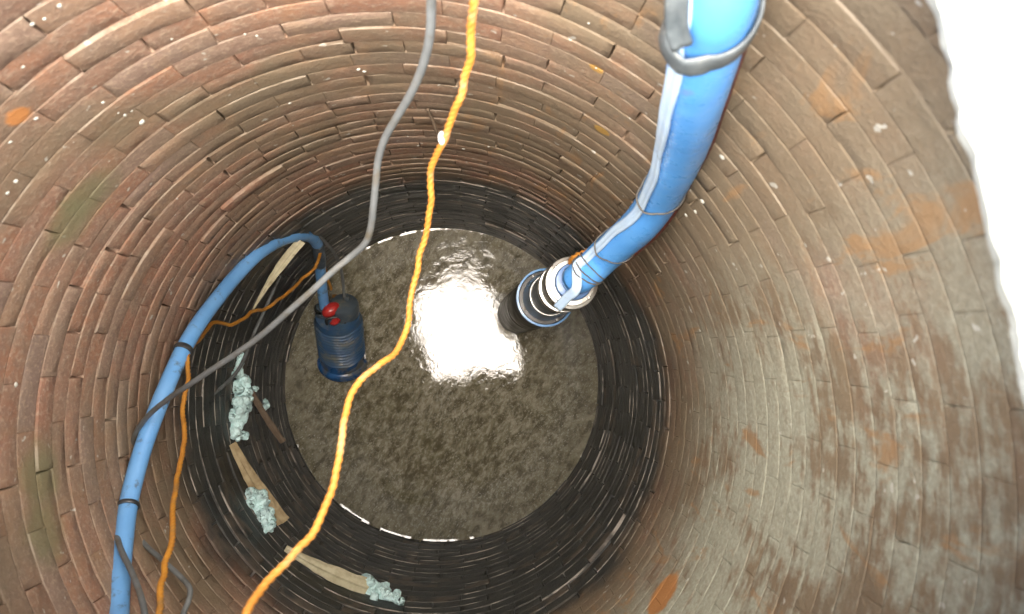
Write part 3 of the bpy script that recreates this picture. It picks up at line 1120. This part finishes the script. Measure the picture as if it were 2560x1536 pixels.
c2 = [(826, 660, CAM_H - .42), (812, 620, CAM_H - .55), (790, 590, CAM_H - .70), (764, 568, CAM_H - .80), (738, 575, CAM_H - .78), (712, 598, CAM_H - .74), (690, 635, CAM_H - .74), (676, 668, CAM_H - .76), (655, 715, CAM_H - .78), (635, 760, CAM_H - .80), (612, 810, CAM_H - .82), (597, 850, CAM_H - .86), (578, 890, CAM_H - .92), (548, 925, CAM_H - 1.0), (500, 965, CAM_H - 1.12), (450, 1005, CAM_H - 1.28), (400, 1052, CAM_H - 1.42), (362, 1095, CAM_H - 1.58), (335, 1150, CAM_H - 1.70), (322, 1215, CAM_H - 1.76), (325, 1270, CAM_H - 1.80), (345, 1310, CAM_H - 1.86), (390, 1352, CAM_H - 1.92), (432, 1390, CAM_H - 1.96), (458, 1420, CAM_H - 1.98), (456, 1450, CAM_H - 2.0), (442, 1490, CAM_H - 2.04), (432, 1590, CAM_H - 2.2)]
cable_obj("pump_cable", c2, [gl], [(-.12, -.38, 2.8), (-.15, -.10, 3.3), (-.16, -.085, 3.50), (-.18, -.4, 3.58), (-.3, -.8, 3.52)], .0068, M_CABLE2,
          "thinner dark cable from the ribbed pump passing behind the thin blue hose", 12)

# ------------------------------------------------------------------ wood slivers and wool packed in the wall above the water
def stick(name, a, b, w0, w1, mat, label, r=R_WELL - .020, thick=.020, seed=0, rb=None):
    A, B = WALLP(*a, r), WALLP(*b, rb or r)
    n = 18
    vs, fs = [], []
    d = (B - A).normalized()
    m = 8
    for i in range(n + 1):
        t = i / n
        p = A.lerp(B, t)
        # follow the round wall
        rr = sqrt(p.x ** 2 + p.y ** 2)
        tgt = r + ((rb or r) - r) * t
        k = .55
        p.x *= 1 + k * (tgt / rr - 1)
        p.y *= 1 + k * (tgt / rr - 1)
        c = (CAM - p)
        c = (c - d * c.dot(d)).normalized()
        s = d.cross(c)
        w = (w0 + (w1 - w0) * min(1, t * 1.5)) * .5 * (1 + .14 * noise.noise(Vector((t * 6, seed, 0))))
        h = thick * .5 * min(1, .35 + t * 2)
        for x, y in ((-1, -.5), (-1, .25), (-.55, .85), (.0, 1.0), (.25, .62), (.95, .35), (1, -.4), (0, -.8)):
            j = 1 + .10 * noise.noise(Vector((t * 14, x * 3, seed + y)))
            vs.append(p + s * (x * w * j) + c * (y * h * j))
    for i in range(n):
        for k in range(m):
            k2 = (k + 1) % m
            fs.append((i * m + k, i * m + k2, (i + 1) * m + k2, (i + 1) * m + k))
    fs.append(tuple(range(m))[::-1])
    fs.append(tuple(n * m + k for k in range(m)))
    o = mesh_obj(name, vs, fs, mat, smooth=False)
    return tag(o, label, "wood piece")


stick("wood_sliver", (608, 755), (728, 582), .004, .036, M_WOODP, "narrow pointed cream sliver of wood under the arch of the thin blue hose", seed=1, thick=.014)
stick("wood_lath", (600, 935), (684, 1068), .024, .027, M_WOODD, "thin brown lath beside the upper clump of mint wool", r=R_WELL - .02, rb=R_WELL - .10, seed=2, thick=.014)
stick("wood_strip", (562, 1072), (682, 1262), .028, .062, M_WOOD, "tan split wood strip between the two left clumps of mint wool", seed=3, thick=.03)
stick("wood_strip", (690, 1325), (888, 1420), .022, .062, M_WOODP, "cream split wood strip lowest on the wet wall, crossed by the long orange rope", seed=4, thick=.03)


def wool(chain, label, seed):
    """ragged clump from overlapping lumps, fused into one skin"""
    rnd = random.Random(seed)
    bm = bmesh.new()
    for (px, py, rp) in chain:
        c = WALLP(px, py, R_WELL - .016)
        rr = rp * K / F_PX * (CAM - c).z
        for _ in range(16):
            o = Vector((rnd.gauss(0, 1), rnd.gauss(0, 1), rnd.gauss(0, 1))) * rr * .50
            s = rr * rnd.uniform(.22, .66)
            bmesh.ops.create_icosphere(bm, subdivisions=2, radius=s, matrix=Matrix.Translation(c + o))
    cen = WALLP(chain[0][0], chain[0][1], R_WELL - .016)
    for v in bm.verts:
        v.co -= cen
    me = bpy.data.meshes.new("wool_clump")
    bm.to_mesh(me)
    bm.free()
    o = bpy.data.objects.new("wool_clump", me)
    COL.objects.link(o)
    o.location = cen
    md = o.modifiers.new("fuse", 'REMESH')
    md.mode = 'VOXEL'
    md.voxel_size = .0034
    sm = o.modifiers.new('soften', 'SMOOTH')
    sm.factor = .6
    sm.iterations = 24
    dg = bpy.context.evaluated_depsgraph_get()
    ev = o.evaluated_get(dg)
    me2 = bpy.data.meshes.new_from_object(ev)
    o.modifiers.clear()
    for v in me2.vertices:
        q = v.co + Vector((seed * 3.0, 0, 0))
        v.co += v.normal * (.006 + .011 * noise.noise(q * 34) + .003 * noise.noise(q * 120) + .002 * noise.noise(q * 330))
    me2.polygons.foreach_set('use_smooth', [True] * len(me2.polygons))
    me2.materials.clear()
    me2.materials.append(M_FOAM)
    o.data = me2
    me2.name = "wool_clump"
    return tag(o, label, "insulation wool", "clumps of mint wool packed in the wall")


wool([(582, 862, 7), (578, 882, 9), (574, 902, 11), (582, 925, 20), (580, 948, 23), (590, 965, 20), (574, 985, 22), (568, 1005, 20), (572, 1025, 16), (568, 1045, 10), (590, 1052, 8), (578, 1060, 7)],
     "longest clump of mint wool, above the tan wood strip", 1)
wool([(600, 1188, 8), (612, 1205, 15), (625, 1222, 20), (634, 1240, 20), (642, 1258, 15), (650, 1274, 10)], "round clump of mint wool at the lower end of the tan wood strip", 2)
wool([(890, 1412, 16), (900, 1425, 22), (918, 1428, 17), (935, 1438, 13), (952, 1444, 13), (965, 1450, 8), (934, 1412, 6)], "clump of mint wool at the right end of the cream wood strip", 3)
wool([(612, 938, 6), (620, 946, 4)], "tiny tuft of mint wool at the upper end of the brown lath", 4)
wool([(640, 972, 5), (643, 980, 4)], "tiny tuft of mint wool halfway down the brown lath", 5)

# twig poking out of the wall between cable and long rope
a, b = WALLP(1032, 262, R_WELL), WALLP(1056, 322, R_WELL - .035)
vs, fs = sweep(resample([a, a.lerp(b, .5) + Vector((.002, 0, 0)), b], .006), lambda i, an, s: .0045 * (1 + .3 * noise.noise(Vector((s * 80, an, 0)))), 8)
o = mesh_obj("twig", vs, fs, M_WOODD)
tag(o, "short dark twig sticking out of the bricks between grey cable and long rope", "twig")
